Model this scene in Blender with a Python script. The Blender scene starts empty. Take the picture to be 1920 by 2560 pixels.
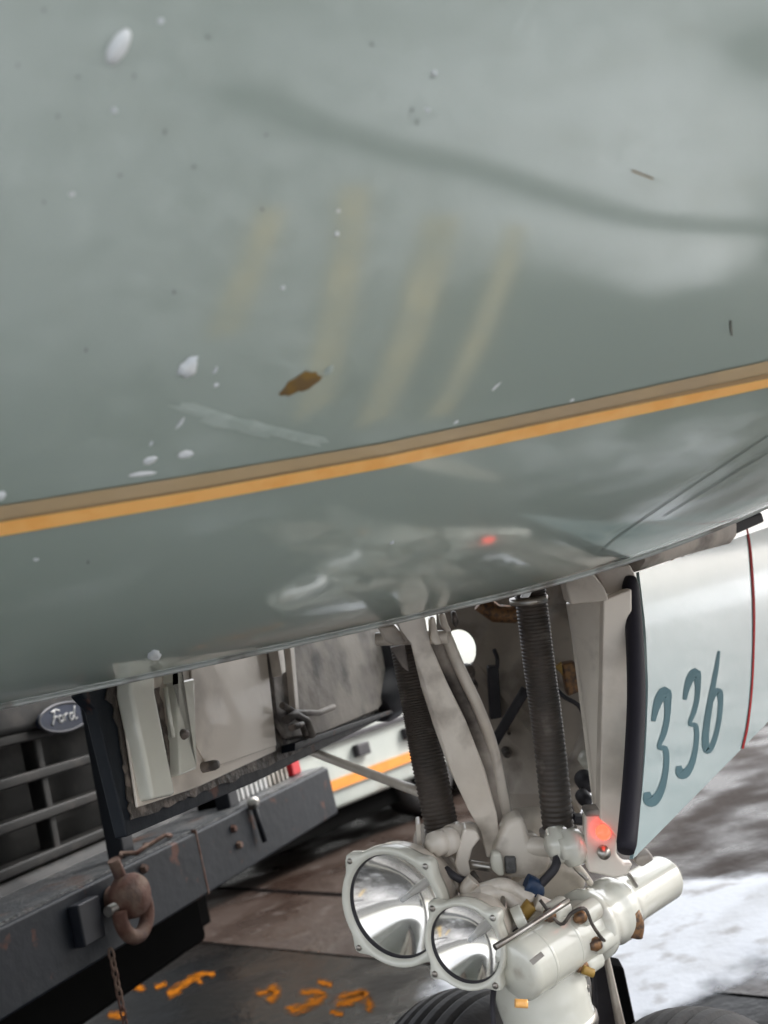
import bpy, bmesh, math, random
from mathutils import Vector, Matrix, noise
random.seed(7)
R = math.radians
C = bpy.context.scene.collection
SC = bpy.context.scene

# ------------------------------------------------------------------ camera
EYE = 1.15
CAM = Vector((0, 0, EYE))
F = 2500.0                       # focal length in photo pixels (1920 x 2560)
PITCH, ROLL = R(7.9), R(14.0)
fwd = Vector((0, math.cos(PITCH), math.sin(PITCH)))
r0 = Vector((1, 0, 0)); u0 = Vector((0, -math.sin(PITCH), math.cos(PITCH)))
RT = math.cos(ROLL) * r0 - math.sin(ROLL) * u0
UP = math.sin(ROLL) * r0 + math.cos(ROLL) * u0
cd = bpy.data.cameras.new('camera'); cam = bpy.data.objects.new('camera', cd); C.objects.link(cam)
m = Matrix((RT, UP, -fwd)).transposed().to_4x4(); m.translation = CAM
cam.matrix_world = m
cd.sensor_fit = 'VERTICAL'; cd.sensor_height = 36; cd.lens = F / 2560 * 36
cd.clip_start = 0.02; cd.clip_end = 4000
cd.dof.use_dof = True; cd.dof.focus_distance = 1.25; cd.dof.aperture_fstop = 6.0
SC.camera = cam

# ------------------------------------------------------------------ sky, sun, exposure
SUN_EL, SUN_AZ = R(38), R(70)     # azimuth measured from +Y towards +X
w = bpy.data.worlds.new('World'); SC.world = w; w.use_nodes = True
nt = w.node_tree; nt.nodes.clear()
sky = nt.nodes.new('ShaderNodeTexSky'); sky.sky_type = 'NISHITA'; sky.sun_disc = False
sky.sun_elevation = SUN_EL; sky.sun_rotation = SUN_AZ
sky.air_density = 1.0; sky.dust_density = 4.0; sky.ozone_density = 1.0
hs = nt.nodes.new('ShaderNodeHueSaturation'); hs.inputs['Saturation'].default_value = 0.22
bg = nt.nodes.new('ShaderNodeBackground'); bg.inputs['Strength'].default_value = 0.15
wo = nt.nodes.new('ShaderNodeOutputWorld')
nt.links.new(sky.outputs[0], hs.inputs['Color']); nt.links.new(hs.outputs[0], bg.inputs['Color'])
nt.links.new(bg.outputs[0], wo.inputs[0])
sl = bpy.data.lights.new('sun', 'SUN'); sl.energy = 1.1; sl.angle = R(14); sl.color = (1, .96, .9)
so = bpy.data.objects.new('sun', sl); C.objects.link(so)
sd = Vector((math.sin(SUN_AZ) * math.cos(SUN_EL), math.cos(SUN_AZ) * math.cos(SUN_EL), math.sin(SUN_EL)))
so.rotation_euler = sd.to_track_quat('Z', 'Y').to_euler(); so.location = sd * 30
SC.view_settings.view_transform = 'Standard'; SC.view_settings.look = 'None'
SC.view_settings.exposure = 1.78; SC.view_settings.gamma = 1
SC.cycles.max_bounces = 10; SC.cycles.glossy_bounces = 6; SC.cycles.diffuse_bounces = 5
SC.cycles.sample_clamp_indirect = 8

# ------------------------------------------------------------------ photo rays
def ray(px, py):
    return fwd + RT * ((px - 960) / F) - UP * ((py - 1280) / F)      # depth 1
def P(px, py, d):
    return CAM + ray(px, py) * d
def on_plane(px, py, o, n):
    r = ray(px, py); return CAM + r * ((o - CAM).dot(n) / r.dot(n))
def G(px, py, z=0.0):
    r = ray(px, py); return CAM + r * ((z - EYE) / r.z)
def az(a):
    return Vector((math.sin(R(a)), math.cos(R(a)), 0))

# ------------------------------------------------------------------ materials
def mat(name, col, rough=.5, metal=0, col2=None, scale=8, lo=.45, hi=.6, bump=0, bscale=None, coat=0,
        ior=1.5, rough2=None, emit=None, estr=0, detail=6, grime=None, gscale=3, glo=.5, ghi=.7, coat_rough=.03):
    m = bpy.data.materials.new(name); m.use_nodes = True
    t = m.node_tree; b = t.nodes['Principled BSDF']; N = t.nodes.new; L = t.links.new
    b.inputs['Roughness'].default_value = rough; b.inputs['Metallic'].default_value = metal
    b.inputs['IOR'].default_value = ior
    b.inputs['Coat Weight'].default_value = coat; b.inputs['Coat Roughness'].default_value = coat_rough
    b.inputs['Base Color'].default_value = (*col, 1)
    tc = N('ShaderNodeTexCoord')
    def nz(s, d=detail):
        n = N('ShaderNodeTexNoise'); n.inputs['Scale'].default_value = s; n.inputs['Detail'].default_value = d
        L(tc.outputs['Object'], n.inputs['Vector']); return n
    def ramp(src, a, z):
        r = N('ShaderNodeMapRange'); r.inputs[1].default_value = a; r.inputs[2].default_value = z
        L(src, r.inputs[0]); return r.outputs[0]
    src = None
    if col2 is None: col2 = tuple(c * .88 for c in col)
    f = ramp(nz(scale).outputs[0], lo, hi)
    mx = N('ShaderNodeMixRGB'); mx.inputs[1].default_value = (*col, 1); mx.inputs[2].default_value = (*col2, 1)
    L(f, mx.inputs[0]); src = mx.outputs[0]
    if rough2 is not None:
        r = N('ShaderNodeMapRange'); r.inputs[3].default_value = rough; r.inputs[4].default_value = rough2
        L(f, r.inputs[0]); L(r.outputs[0], b.inputs['Roughness'])
    if grime:
        g = ramp(nz(gscale, 10).outputs[0], glo, ghi)
        m2 = N('ShaderNodeMixRGB'); L(src, m2.inputs[1]); m2.inputs[2].default_value = (*grime, 1)
        L(g, m2.inputs[0]); src = m2.outputs[0]
    L(src, b.inputs['Base Color'])
    if bump:
        bp = N('ShaderNodeBump'); bp.inputs['Strength'].default_value = bump; bp.inputs['Distance'].default_value = .01
        L(nz(bscale or scale * 4).outputs[0], bp.inputs['Height']); L(bp.outputs[0], b.inputs['Normal'])
    if emit:
        b.inputs['Emission Color'].default_value = (*emit, 1); b.inputs['Emission Strength'].default_value = estr
    return m

def wear_alpha(m, attr, scale, lo, hi, amp, detail=8):
    t = m.node_tree; N = t.nodes.new; L = t.links.new; b = t.nodes['Principled BSDF']
    a = N('ShaderNodeAttribute'); a.attribute_name = attr
    tc = N('ShaderNodeTexCoord'); n = N('ShaderNodeTexNoise'); n.inputs['Scale'].default_value = scale; n.inputs['Detail'].default_value = detail
    L(tc.outputs['Object'], n.inputs['Vector'])
    x = N('ShaderNodeMath'); x.operation = 'SUBTRACT'; x.inputs[1].default_value = .5; L(n.outputs[0], x.inputs[0])
    y = N('ShaderNodeMath'); y.operation = 'MULTIPLY_ADD'; y.inputs[1].default_value = amp; L(x.outputs[0], y.inputs[0]); L(a.outputs['Fac'], y.inputs[2])
    r = N('ShaderNodeMapRange'); r.interpolation_type = 'SMOOTHSTEP'; r.inputs[1].default_value = lo; r.inputs[2].default_value = hi
    L(y.outputs[0], r.inputs[0]); L(r.outputs[0], b.inputs['Alpha'])
def set_attr(o, name, vals):
    a = o.data.attributes.new(name, 'FLOAT', 'POINT'); a.data.foreach_set('value', vals)
M = {}
M['skin'] = mat('skin_paint', (.325, .385, .34), .4, 0, (.31, .37, .325), 2.5, ior=1.5, coat=1, coat_rough=.09, detail=2)
M['skin'].node_tree.nodes['Principled BSDF'].inputs['Coat IOR'].default_value = 1.85
M['edge'] = mat('edge_metal', (.42, .44, .42), .35, .3, grime=(.15, .13, .11), gscale=20)
M['orange'] = mat('gold_paint', (1.0, .54, .17), .35, 0, (.97, .48, .13), 40, coat=.3)
M['tan'] = mat('tan_band', (.50, .37, .21), .4, 0, (.45, .34, .21), 12, coat=.6)  # tan band above the gold stripe
M['dark'] = mat('dark_line', (.004, .003, .003), .9, ior=1.08)
M['gap'] = mat('stripe_line', (.38, .25, .12), .5)  # thin brown line between the tan and gold stripes
M['vanorange'] = mat('van_orange', (.72, .25, .03), .4)
M['chip'] = mat('white_primer', (.72, .74, .74), .35, 0, (.6, .64, .66), 60)
M['speck'] = mat('dust_speck', (.19, .22, .20), .6)
M['scuff'] = mat('scuffed_paint', (.40, .46, .42), .5, 0, (.35, .41, .37), 90, lo=.4, hi=.55)
M['brown'] = mat('brown_primer', (.20, .115, .022), .6, 0, (.15, .09, .03), 80)
M['gear'] = mat('gear_white', (.70, .64, .56), .32, 0, (.61, .55, .475), 9, grime=(.16, .12, .09), gscale=13, glo=.52, ghi=.78, coat=.3, bump=.05, bscale=60)
M['gear2'] = mat('gear_white_clean', (.70, .69, .61), .2, 0, (.63, .62, .54), 6, grime=(.36, .31, .25), gscale=16, glo=.66, ghi=.85, coat=.6, bump=.06, bscale=25)
M['liner'] = mat('liner_paint', (.70, .63, .55), .4, 0, (.60, .535, .46), 7, grime=(.20, .16, .13), gscale=6, glo=.55, ghi=.8, coat=.2)
M['dirty'] = mat('dirty_liner', (.46, .41, .36), .55, 0, (.32, .28, .25), 8, grime=(.06, .05, .045), gscale=9, glo=.5, ghi=.68, bump=.3, bscale=20)
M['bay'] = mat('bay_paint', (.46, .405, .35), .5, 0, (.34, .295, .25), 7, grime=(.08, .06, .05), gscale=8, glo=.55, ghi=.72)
M['grease'] = mat('greasy_edge', (.055, .045, .038), .5, 0, (.16, .13, .11), 45, lo=.5, hi=.6, bump=.6, bscale=60)
M['rubber'] = mat('rubber', (.022, .02, .026), .55, 0, (.03, .028, .034), 20)
M['seal'] = mat('seal_rubber', (.018, .016, .022), .6, ior=1.3)
M['hose'] = mat('ribbed_boot', (.075, .06, .05), .5, 0, (.05, .042, .036), 14, grime=(.16, .14, .12), gscale=30, glo=.6, ghi=.75)
M['tyre'] = mat('tyre_rubber', (.014, .0135, .015), .7, 0, (.025, .023, .023), 12, bump=.15, bscale=80)
M['chrome'] = mat('reflector', (.92, .89, .84), .11, 1, (.82, .80, .76), 4)
M['steel'] = mat('steel', (.45, .43, .40), .35, .9, (.3, .27, .24), 30)
M['bolt'] = mat('rusty_bolt', (.28, .15, .07), .45, .5, (.12, .08, .06), 120)
M['rust'] = mat('rusted_iron', (.11, .05, .035), .8, .1, (.18, .12, .09), 16, grime=(.08, .05, .045), gscale=24, bump=.4, bscale=60)
M['door'] = mat('door_paint', (.245, .335, .345), .2, 0, (.225, .315, .325), 3, ior=1.5, coat=.6, coat_rough=.08, bump=.22, bscale=7)
M['digit'] = mat('digit_paint', (.085, .15, .17), .7, ior=1.2)
M['red'] = mat('red_paint', (.32, .02, .02), .7, ior=1.2)
M['lamp'] = mat('red_lamp', (.9, .05, .03), .3, emit=(1, .07, .035), estr=1.1)
M['redplastic'] = mat('red_plastic', (.6, .02, .03), .3)
M['blue'] = mat('blue_connector', (.01, .035, .09), .45)
M['yellow'] = mat('yellow_connector', (.38, .23, .05), .5)
M['bumper'] = mat('bumper_paint', (.007, .010, .015), .5, 0, (.011, .014, .020), 5, grime=(.09, .034, .022), gscale=16, glo=.61, ghi=.68, coat=0, ior=1.35, bump=.2, bscale=30)
M['bumpertop'] = mat('tread_top', (.06, .065, .07), .4, 0, (.12, .12, .12), 20, grime=(.10, .055, .04), gscale=8, glo=.58, ghi=.7, bump=.7, bscale=90)
M['grille'] = mat('grille_plastic', (.016, .0155, .015), .6, 0, (.01, .01, .01), 6, grime=(.035, .03, .028), gscale=20)
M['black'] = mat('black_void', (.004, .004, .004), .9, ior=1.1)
M['truck'] = mat('truck_paint', (.03, .028, .027), .5, grime=(.07, .06, .05), gscale=5)
M['post'] = mat('post_paint', (.006, .008, .014), .5)
M['emblem'] = mat('emblem_blue', (.006, .016, .05), .45)
M['silver'] = mat('silver_letter', (.60, .60, .60), .4, .2)
M['rim'] = mat('emblem_rim', (.10, .10, .11), .4, .5)
M['van'] = mat('van_white', (.40, .425, .40), .35, 0, (.36, .385, .365), 4, coat=.2, grime=(.30, .29, .26), gscale=3)
M['glassdark'] = mat('dark_glass', (.02, .025, .028), .05)
def lensmat():
    m = bpy.data.materials.new('clear_lens'); m.use_nodes = True; t = m.node_tree; t.nodes.clear()
    a = t.nodes.new('ShaderNodeBsdfTransparent'); g = t.nodes.new('ShaderNodeBsdfGlossy'); g.inputs['Roughness'].default_value = .02
    x = t.nodes.new('ShaderNodeMixShader'); x.inputs[0].default_value = .07; o = t.nodes.new('ShaderNodeOutputMaterial')
    t.links.new(a.outputs[0], x.inputs[1]); t.links.new(g.outputs[0], x.inputs[2]); t.links.new(x.outputs[0], o.inputs[0]); return m
M['lens'] = lensmat()

# ------------------------------------------------------------------ mesh helpers (world coordinates)
class MB:
    def __init__(s): s.v = []; s.f = []; s.sm = []
    def add(s, vs, fs, smooth=False):
        k = len(s.v); s.v += [Vector(v) for v in vs]
        s.f += [tuple(i + k for i in f) for f in fs]; s.sm += [smooth] * len(fs)
        return s
    def box(s, c, a, b, d):            # centre and three half vectors
        c, a, b, d = map(Vector, (c, a, b, d))
        vs = [c + a * x + b * y + d * z for x in (-1, 1) for y in (-1, 1) for z in (-1, 1)]
        return s.add(vs, [(0, 1, 3, 2), (4, 6, 7, 5), (0, 4, 5, 1), (2, 3, 7, 6), (0, 2, 6, 4), (1, 5, 7, 3)])
    def prism(s, pts, off):            # polygon (world points) swept by vector off
        n = len(pts); off = Vector(off)
        vs = [Vector(p) for p in pts] + [Vector(p) + off for p in pts]
        fs = [tuple(range(n)), tuple(range(2 * n - 1, n - 1, -1))]
        fs += [(i, i + n, (i + 1) % n + n, (i + 1) % n) for i in range(n)]
        return s.add(vs, fs)
    def tube(s, pts, r, n=14, caps=True, closed=False):
        pts = [Vector(p) for p in pts]; K = len(pts)
        rs = r if isinstance(r, (list, tuple)) else [r] * K
        vs = []; prev = None
        for i, p in enumerate(pts):
            if closed: t = pts[(i + 1) % K] - pts[i - 1]
            else: t = pts[min(i + 1, K - 1)] - pts[max(i - 1, 0)]
            t.normalize()
            if prev is None:
                a = t.cross(Vector((0, 0, 1)));  a = t.cross(Vector((0, 1, 0))) if a.length < .1 else a
            else: a = prev - t * prev.dot(t)
            a.normalize(); prev = a; b = t.cross(a)
            vs += [p + (a * math.cos(2 * math.pi * k / n) + b * math.sin(2 * math.pi * k / n)) * rs[i] for k in range(n)]
        fs = []
        for i in range(K if closed else K - 1):
            j = (i + 1) % K
            fs += [(i * n + k, i * n + (k + 1) % n, j * n + (k + 1) % n, j * n + k) for k in range(n)]
        s.add(vs, fs, True)
        if caps and not closed:
            for q in (0, K - 1):
                s.add(vs[q * n:(q + 1) * n], [tuple(range(n))])
        return s
    def lathe(s, o, ax, prof, n=48, smooth=True, a0=None):
        o, ax = Vector(o), Vector(ax).normalized()
        a = (a0 or Vector((0, 0, 1))); a = Vector((0, 1, 0)) if abs(a.dot(ax)) > .95 else a; a = a - ax * a.dot(ax); a.normalize(); b = ax.cross(a)
        vs = []; K = len(prof)
        for r, h in prof:
            vs += [o + ax * h + (a * math.cos(2 * math.pi * k / n) + b * math.sin(2 * math.pi * k / n)) * r for k in range(n)]
        fs = []
        for i in range(K - 1):
            fs += [(i * n + k, i * n + (k + 1) % n, (i + 1) * n + (k + 1) % n, (i + 1) * n + k) for k in range(n)]
        return s.add(vs, fs, smooth)
    def build(s, name, m, parent=None, bevel=0, seg=2, sub=0):
        me = bpy.data.meshes.new(name)
        root = parent
        while root is not None and root.parent: root = root.parent
        inv = ROOTINV.get(root.name) if root else None
        me.from_pydata([(inv @ v) if inv else v for v in s.v], [], s.f)
        me.polygons.foreach_set('use_smooth', s.sm)
        o = bpy.data.objects.new(name, me); C.objects.link(o); o.parent = parent
        if m: me.materials.append(M[m])
        bm = bmesh.new(); bm.from_mesh(me); bmesh.ops.remove_doubles(bm, verts=bm.verts, dist=1e-6)
        bmesh.ops.recalc_face_normals(bm, faces=bm.faces); bm.to_mesh(me); bm.free()
        if bevel:
            b = o.modifiers.new('bevel', 'BEVEL'); b.width = bevel; b.segments = seg; b.limit_method = 'ANGLE'; b.angle_limit = R(40)
            b.harden_normals = False
            for p in me.polygons: p.use_smooth = True
            w = o.modifiers.new('wn', 'WEIGHTED_NORMAL'); w.keep_sharp = True
        return o
ROOTINV = {}
def thing(name, label, cat, mtx, group=None):
    o = bpy.data.objects.new(name, None); C.objects.link(o); o.matrix_world = mtx
    o.empty_display_size = .2
    o['label'] = label; o['category'] = cat
    if group: o['group'] = group
    ROOTINV[o.name] = mtx.inverted(); return o
def tag(o, label=None, cat=None, group=None, kind=None):
    for k, v in (('label', label), ('category', cat), ('group', group), ('kind', kind)):
        if v: o[k] = v
    return o
def lerp(a, b, t): return a + (b - a) * t
def resample(pts, n):                  # Catmull-Rom through points
    pts = [Vector(p) for p in pts]; out = []
    if len(pts) < 3: return [pts[0].lerp(pts[-1], i / (n - 1)) for i in range(n)]
    ext = [pts[0] * 2 - pts[1]] + pts + [pts[-1] * 2 - pts[-2]]
    for i in range(n):
        u = i / (n - 1) * (len(pts) - 1); k = min(int(u), len(pts) - 2); t = u - k
        a, b, c, d = ext[k:k + 4]
        out.append(.5 * ((2 * b) + (c - a) * t + (2 * a - 5 * b + 4 * c - d) * t * t + (3 * b - a - 3 * c + d) * t ** 3))
    return out
def ptube(pts, r, n=30, seg=12):       # pts: (px, py, depth)
    return MB().tube(resample([P(*p) for p in pts], n), r, seg)
def slab(pts, d, th, toward=None):     # outline in photo px at depth d (or per-vertex depth), swept away by th metres
    ps = [P(p[0], p[1], p[2] if len(p) > 2 else d) for p in pts]
    return MB().prism(ps, (toward or fwd) * th)

# ------------------------------------------------------------------ setting: ground
def sheet(name, pts, z, m):
    b = MB().add([(p[0], p[1], z) for p in pts], [tuple(range(len(pts)))])
    return tag(b.build(name, m), kind='structure')
M['asphalt'] = mat('wet_asphalt', (.003, .003, .0035), .12, 0, (.006, .0055, .005), 3.2, lo=.42, hi=.62, ior=1.13, rough2=.45, bump=.35, bscale=26,
                   grime=(.010, .008, .007), gscale=1.3, glo=.45, ghi=.7)
M['apron'] = mat('wet_brown_apron', (.026, .0165, .013), .25, 0, (.037, .026, .021), 2.4, lo=.4, hi=.62, rough2=.75, bump=.6, bscale=30, ior=1.24,
                 grime=(.085, .072, .066), gscale=7, glo=.60, ghi=.74)
M['snow'] = mat('snow', (.62, .64, .68), .5, 0, (.48, .49, .51), 3.5, lo=.50, hi=.7, grime=(.25, .23, .22), gscale=8, glo=.56, ghi=.74, bump=.3, bscale=40)
M['slush'] = mat('far_snow', (.78, .80, .84), .6, 0, (.20, .19, .18), .35, lo=.47, hi=.56, bump=.2)
M['paint'] = mat('worn_yellow', (.27, .085, .004), .8, 0, (.13, .045, .004), 18, lo=.38, hi=.70, ior=1.08, rough2=.8, detail=9)
wear_alpha(M['paint'], 'wear', 28, .15, 1.0, 1.9); wear_alpha(M['snow'], 'cover', 16, .16, .78, .55)
sheet('ground', [(-1500, -1500), (1500, -1500), (1500, 1500), (-1500, 1500)], 0, 'asphalt')
e1, e2 = G(250, 2330), G(980, 2402)
dv = (e2 - e1).normalized(); nv = Vector((-dv.y, dv.x, 0))
a1, a2 = e1 - dv * 12, e2 + dv * 14
sheet('apron', [a1, a2, a2 + nv * 60, a1 + nv * 60], .004, 'apron')
g1, g2 = G(540, 2222), G(880, 2241)
dg = (g2 - g1).normalized(); ng = Vector((-dg.y, dg.x, 0)) * .02
jb = MB()
for k in range(0, 5):
    o = nv * (k * 3.6)
    q1, q2 = g1 - dg * 9 + o, g2 + dg * 9 + o
    jb.add([(v.x, v.y, .008) for v in (q1 - ng, q2 - ng, q2 + ng, q1 + ng)], [(0, 1, 2, 3)])
tag(jb.build('pavement_joint', 'dark'), kind='structure')
# far snow field beyond the apron
sheet('snowfield', [(-1400, 26), (1400, 26), (1400, 1400), (-1400, 1400)], .012, 'slush')

# ------------------------------------------------------------------ fuselage surface
AX = az(72); NX = Vector((-AX.y, AX.x, 0))            # along the body / across it, away from the camera
EA, EB = 1.2, 1.5
def sect(s):
    nc, zc, k = 1.15, EYE + .035 + EB, 1.0
    if s < .5: nc += .075 * (s - .5) ** 2; zc += .03 * (s - .5) ** 2
    if s < -.25:
        u = (-.25 - s); nc += .22 * u * u; k = math.sqrt(max(1e-4, 1 - (u / 2.4) ** 2)); zc += -.12 * u * u * 0
    if s > .5: zc += .045 * min(1.5, (s - .5) / .45) ** 2
    if s > 1.15: nc += .42 * (s - 1.15) ** 1.5 / (1 + .15 * (s - 1.15))
    return nc, zc, k
def fimp(p):
    s, n, z = p.dot(AX), p.dot(NX), p.z
    nc, zc, k = sect(s)
    return ((n - nc) / (EA * k)) ** 2 + ((z - zc) / (EB * k)) ** 2 - 1
def hit(px, py, off=0.0):
    r = ray(px, py); t = .15; last = fimp(CAM + r * t)
    while t < 4:
        t2 = t + .01; v = fimp(CAM + r * t2)
        if v <= 0:
            a, b = t, t2
            for _ in range(30):
                c = (a + b) / 2
                if fimp(CAM + r * c) > 0: a = c
                else: b = c
            p = CAM + r * a; n = fnorm(p); return p + n * off
        t = t2; last = v
    return None
def fnorm(p):
    e = 1e-4; f0 = fimp(p)
    return Vector([(fimp(p + Vector(d)) - f0) / e for d in ((e, 0, 0), (0, e, 0), (0, 0, e))]).normalized()
def refl(px, py, z=.01):               # the ground point mirrored at this photo pixel
    p = hit(px, py); n = fnorm(p); d = (p - CAM).normalized(); q = d - 2 * d.dot(n) * n
    return p + q * ((z - p.z) / q.z)

plane = thing('airliner', 'grey green airliner nose with gold cheat line, nose gear and landing lights over wet ground', 'airplane',
              Matrix.Translation((.25, 1.5, 0)))
NTH = 320
def ring(s):
    nc, zc, k = sect(s)
    return [AX * s + NX * (nc + EA * k * math.sin(2 * math.pi * j / NTH)) + Vector((0, 0, zc - EB * k * math.cos(2 * math.pi * j / NTH))) for j in range(NTH)]
ss = [-2.64, -2.6, -2.5, -2.3, -2.0, -1.7, -1.4, -1.15, -.95, -.75, -.6, -.45] + [-.35 + .05 * i for i in range(42)] + [2 + .35 * i for i in range(20)]
b = MB(); vs = []
for s in ss: vs += ring(s)
fs = []
J0, J1 = None, None
SL0, SL1 = .18, 2.6
thn = math.asin((-.034) / EA)
j0 = round(thn / (2 * math.pi) * NTH); j1 = round(math.asin(.62 / EA) / (2 * math.pi) * NTH)
for i in range(len(ss) - 1):
    for j in range(NTH):
        jj = j if j < NTH / 2 else j - NTH
        if j0 <= jj < j1 and SL0 <= ss[i] and ss[i + 1] <= SL1: continue
        fs.append((i * NTH + j, i * NTH + (j + 1) % NTH, (i + 1) * NTH + (j + 1) % NTH, (i + 1) * NTH + j))
fs.append(tuple(range(NTH)))
b.add(vs, fs, True)
fus = b.build('fuselage', 'skin', plane)
# bay interior (walls and ceiling above the slot)
def fp(s, j, up=0.0):
    nc, zc, k = sect(s); t = 2 * math.pi * j / NTH
    return AX * s + NX * (nc + (EA * k - 0) * math.sin(t)) + Vector((0, 0, zc - EB * k * math.cos(t) + up))
bay = MB(); bs = [.2 + .2 * i for i in range(12)]
n0, n1 = [fp(s, j0, .004) for s in bs], [fp(s, j1, .004) for s in bs]
t0, t1 = [v + NX * .02 + Vector((0, 0, .55)) for v in n0], [v - NX * .02 + Vector((0, 0, .35)) for v in n1]
rows = [n0, t0, t1, n1]; K = len(bs)
bay.add([v for r_ in rows for v in r_], [(a * K + i, a * K + i + 1, (a + 1) * K + i + 1, (a + 1) * K + i) for a in range(3) for i in range(K - 1)]
        + [(0, K, 2 * K, 3 * K), (K - 1, 2 * K - 1, 3 * K - 1, 4 * K - 1)])
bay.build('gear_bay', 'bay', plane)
# polished edge along the near side of the bay
edge = MB().tube([fp(-.1 + .02 * i, j0 if i >= 15 else j0, -.001) for i in range(0, 78)], .0035, 8)
edge.build('bay_edge_strip', 'edge', plane)

def band(up, lo, off, n=60, over=1.0):
    """strip lying on the skin between two photo polylines"""
    def ev(pl, x):
        for (x0, y0), (x1, y1) in zip(pl, pl[1:]):
            if x <= x1: return y0 + (y1 - y0) * (x - x0) / (x1 - x0)
        (x0, y0), (x1, y1) = pl[-2:]; return y0 + (y1 - y0) * (x - x0) / (x1 - x0)
    xa, xb = -420, 2250
    vs = []; 
    for i in range(n + 1):
        x = xa + (xb - xa) * i / n
        for k in range(4):
            y = ev(up, x) * (1 - k / 3) + ev(lo, x) * k / 3
            vs.append(hit(x, y, off))
    return MB().add(vs, [(i * 4 + k, i * 4 + k + 1, i * 4 + 5 + k, i * 4 + 4 + k) for i in range(n) for k in range(3)], True)
U0 = [(-420, 1340), (0, 1262), (480, 1186), (960, 1105), (1450, 1002), (1920, 900), (2250, 826)]
U1 = [(-420, 1372), (0, 1296), (480, 1218), (960, 1133), (1450, 1030), (1920, 930), (2250, 857)]
U2 = [(-420, 1376), (0, 1301), (480, 1224), (960, 1138), (1450, 1036), (1920, 943), (2250, 872)]
U3 = [(-420, 1412), (0, 1338), (480, 1256), (960, 1168), (1450, 1066), (1920, 966), (2250, 895)]
band(U0, U1, .0012).build('tan_stripe', 'tan', fus)
band(U1, U2, .0016).build('stripe_gap', 'gap', fus)
band(U2, U3, .0012).build('gold_stripe', 'orange', fus)

def blob(cx, cy, L_, W_, rot, m, name, h=.002, n=22, jag=.15, taper=0.0, seed=0):
    rnd = random.Random(seed + int(cx)); c, s_ = math.cos(R(rot)), math.sin(R(rot))
    ph = [rnd.uniform(0, 6.28) for _ in range(4)]
    rings = []
    for q, hh in ((1, .0003), (.8, h * .7), (.45, h), (.02, h * 1.05)):
        row = []
        for k in range(n):
            t = 2 * math.pi * k / n
            rr = 1 + jag * (math.sin(2 * t + ph[0]) * .4 + math.sin(3 * t + ph[1]) * .4 + math.sin(7 * t + ph[2]) * .35)
            u = math.cos(t) * L_ / 2 * rr; v = math.sin(t) * W_ / 2 * rr * (1 - taper * math.cos(t))
            x = cx + (u * c - v * s_) * q; y = cy - (u * s_ + v * c) * q
            row.append(hit(x, y, hh))
        rings.append(row)
    vs = [v for r_ in rings for v in r_]
    fs = [(i * n + k, i * n + (k + 1) % n, (i + 1) * n + (k + 1) % n, (i + 1) * n + k) for i in range(3) for k in range(n)] + [tuple(range(3 * n, 4 * n))]
    return MB().add(vs, fs, True).build(name, m, fus)
for a in [(297, 115, 100, 46, 62, .004, .05, .12), (472, 916, 66, 36, 42, .003, .3, .35), (375, 1150, 36, 19, 20, .0012, .15, 0),
          (464, 1135, 38, 20, 12, .0012, .15, 0), (356, 1184, 74, 11, 7, .001, .15, 0), (386, 1637, 36, 24, 15, .003, .2, 0),
          (2, 1238, 26, 22, 0, .002, .2, 0), (538, 925, 20, 9, 60, .0008, .3, 0), (540, 962, 16, 10, 50, .0008, .3, 0),
          (450, 1058, 34, 8, 50, .0008, .3, 0), (842, 585, 12, 12, 0, .001, .3, 0), (707, 719, 11, 11, 0, .001, .3, 0),
          (1240, 966, 34, 5, 45, .0006, .3, 0), (1140, 1055, 16, 6, 30, .0006, .3, 0), (285, 276, 16, 14, 0, .0008, .3, 0),
          (402, 52, 18, 14, 0, .0006, .3, 0), (1085, 182, 14, 12, 0, .0008, .3, 0), (1430, 1000, 14, 6, 20, .0006, .3, 0),
          (378, 1108, 14, 7, 50, .0006, .3, 0), (980, 1356, 12, 8, 40, .001, .3, 0), (1068, 275, 12, 10, 0, .0006, .3, 0),
          (180, 485, 14, 12, 0, .0005, .3, 0), (846, 527, 9, 9, 0, .0006, .3, 0), (90, 1398, 14, 9, 0, .0006, .3, 0)]:
    cx, cy, L_, W_, rot, h, jag, tp = a
    blob(cx, cy, L_, W_, rot, 'chip', 'paint_chip', h, jag=jag, taper=tp)
for a in [(752, 958, 108, 40, 31), (822, 926, 34, 16, 40)]:
    o = blob(*a, 'brown' if a[0] < 800 else 'scuff', 'paint_chip', .0008, jag=.28)
    if a[0] < 800: tag(o, 'bare brown paint chip above the gold stripe')
blob(615, 1062, 330, 46, -14, 'scuff', 'scuff_mark', .0006, jag=.5)
for x, y in [(110, 25), (45, 163), (195, 192), (335, 190), (145, 290), (300, 438), (110, 505), (485, 417), (665, 337), (412, 330), (215, 875),
             (1082, 190), (1030, 275), (1042, 305), (435, 730), (655, 523), (220, 1405), (930, 110), (520, 92), (1500, 1010)]:
    blob(x, y, 11 + (x % 5), 7, 40 + x % 60, 'speck', 'dark_speck', .0004, n=12, jag=.4)
def scratch(pts, wd, m='scuff', name='scratch'):
    vs = []
    ps = resample([(x, y, 0) for x, y in pts], 14)
    for i, p in enumerate(ps):
        t = (ps[min(i + 1, 13)] - ps[max(i - 1, 0)]).normalized(); q = Vector((-t.y, t.x, 0)) * wd / 2
        vs += [hit(p.x - q.x, p.y - q.y, .0008), hit(p.x + q.x, p.y + q.y, .0008)]
    return MB().add(vs, [(2 * i, 2 * i + 1, 2 * i + 3, 2 * i + 2) for i in range(13)], True).build(name, m, fus)
scratch([(1578, 425), (1600, 434), (1632, 446)], 4, 'brown')
scratch([(1825, 800), (1828, 838)], 4, 'grease')
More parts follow.
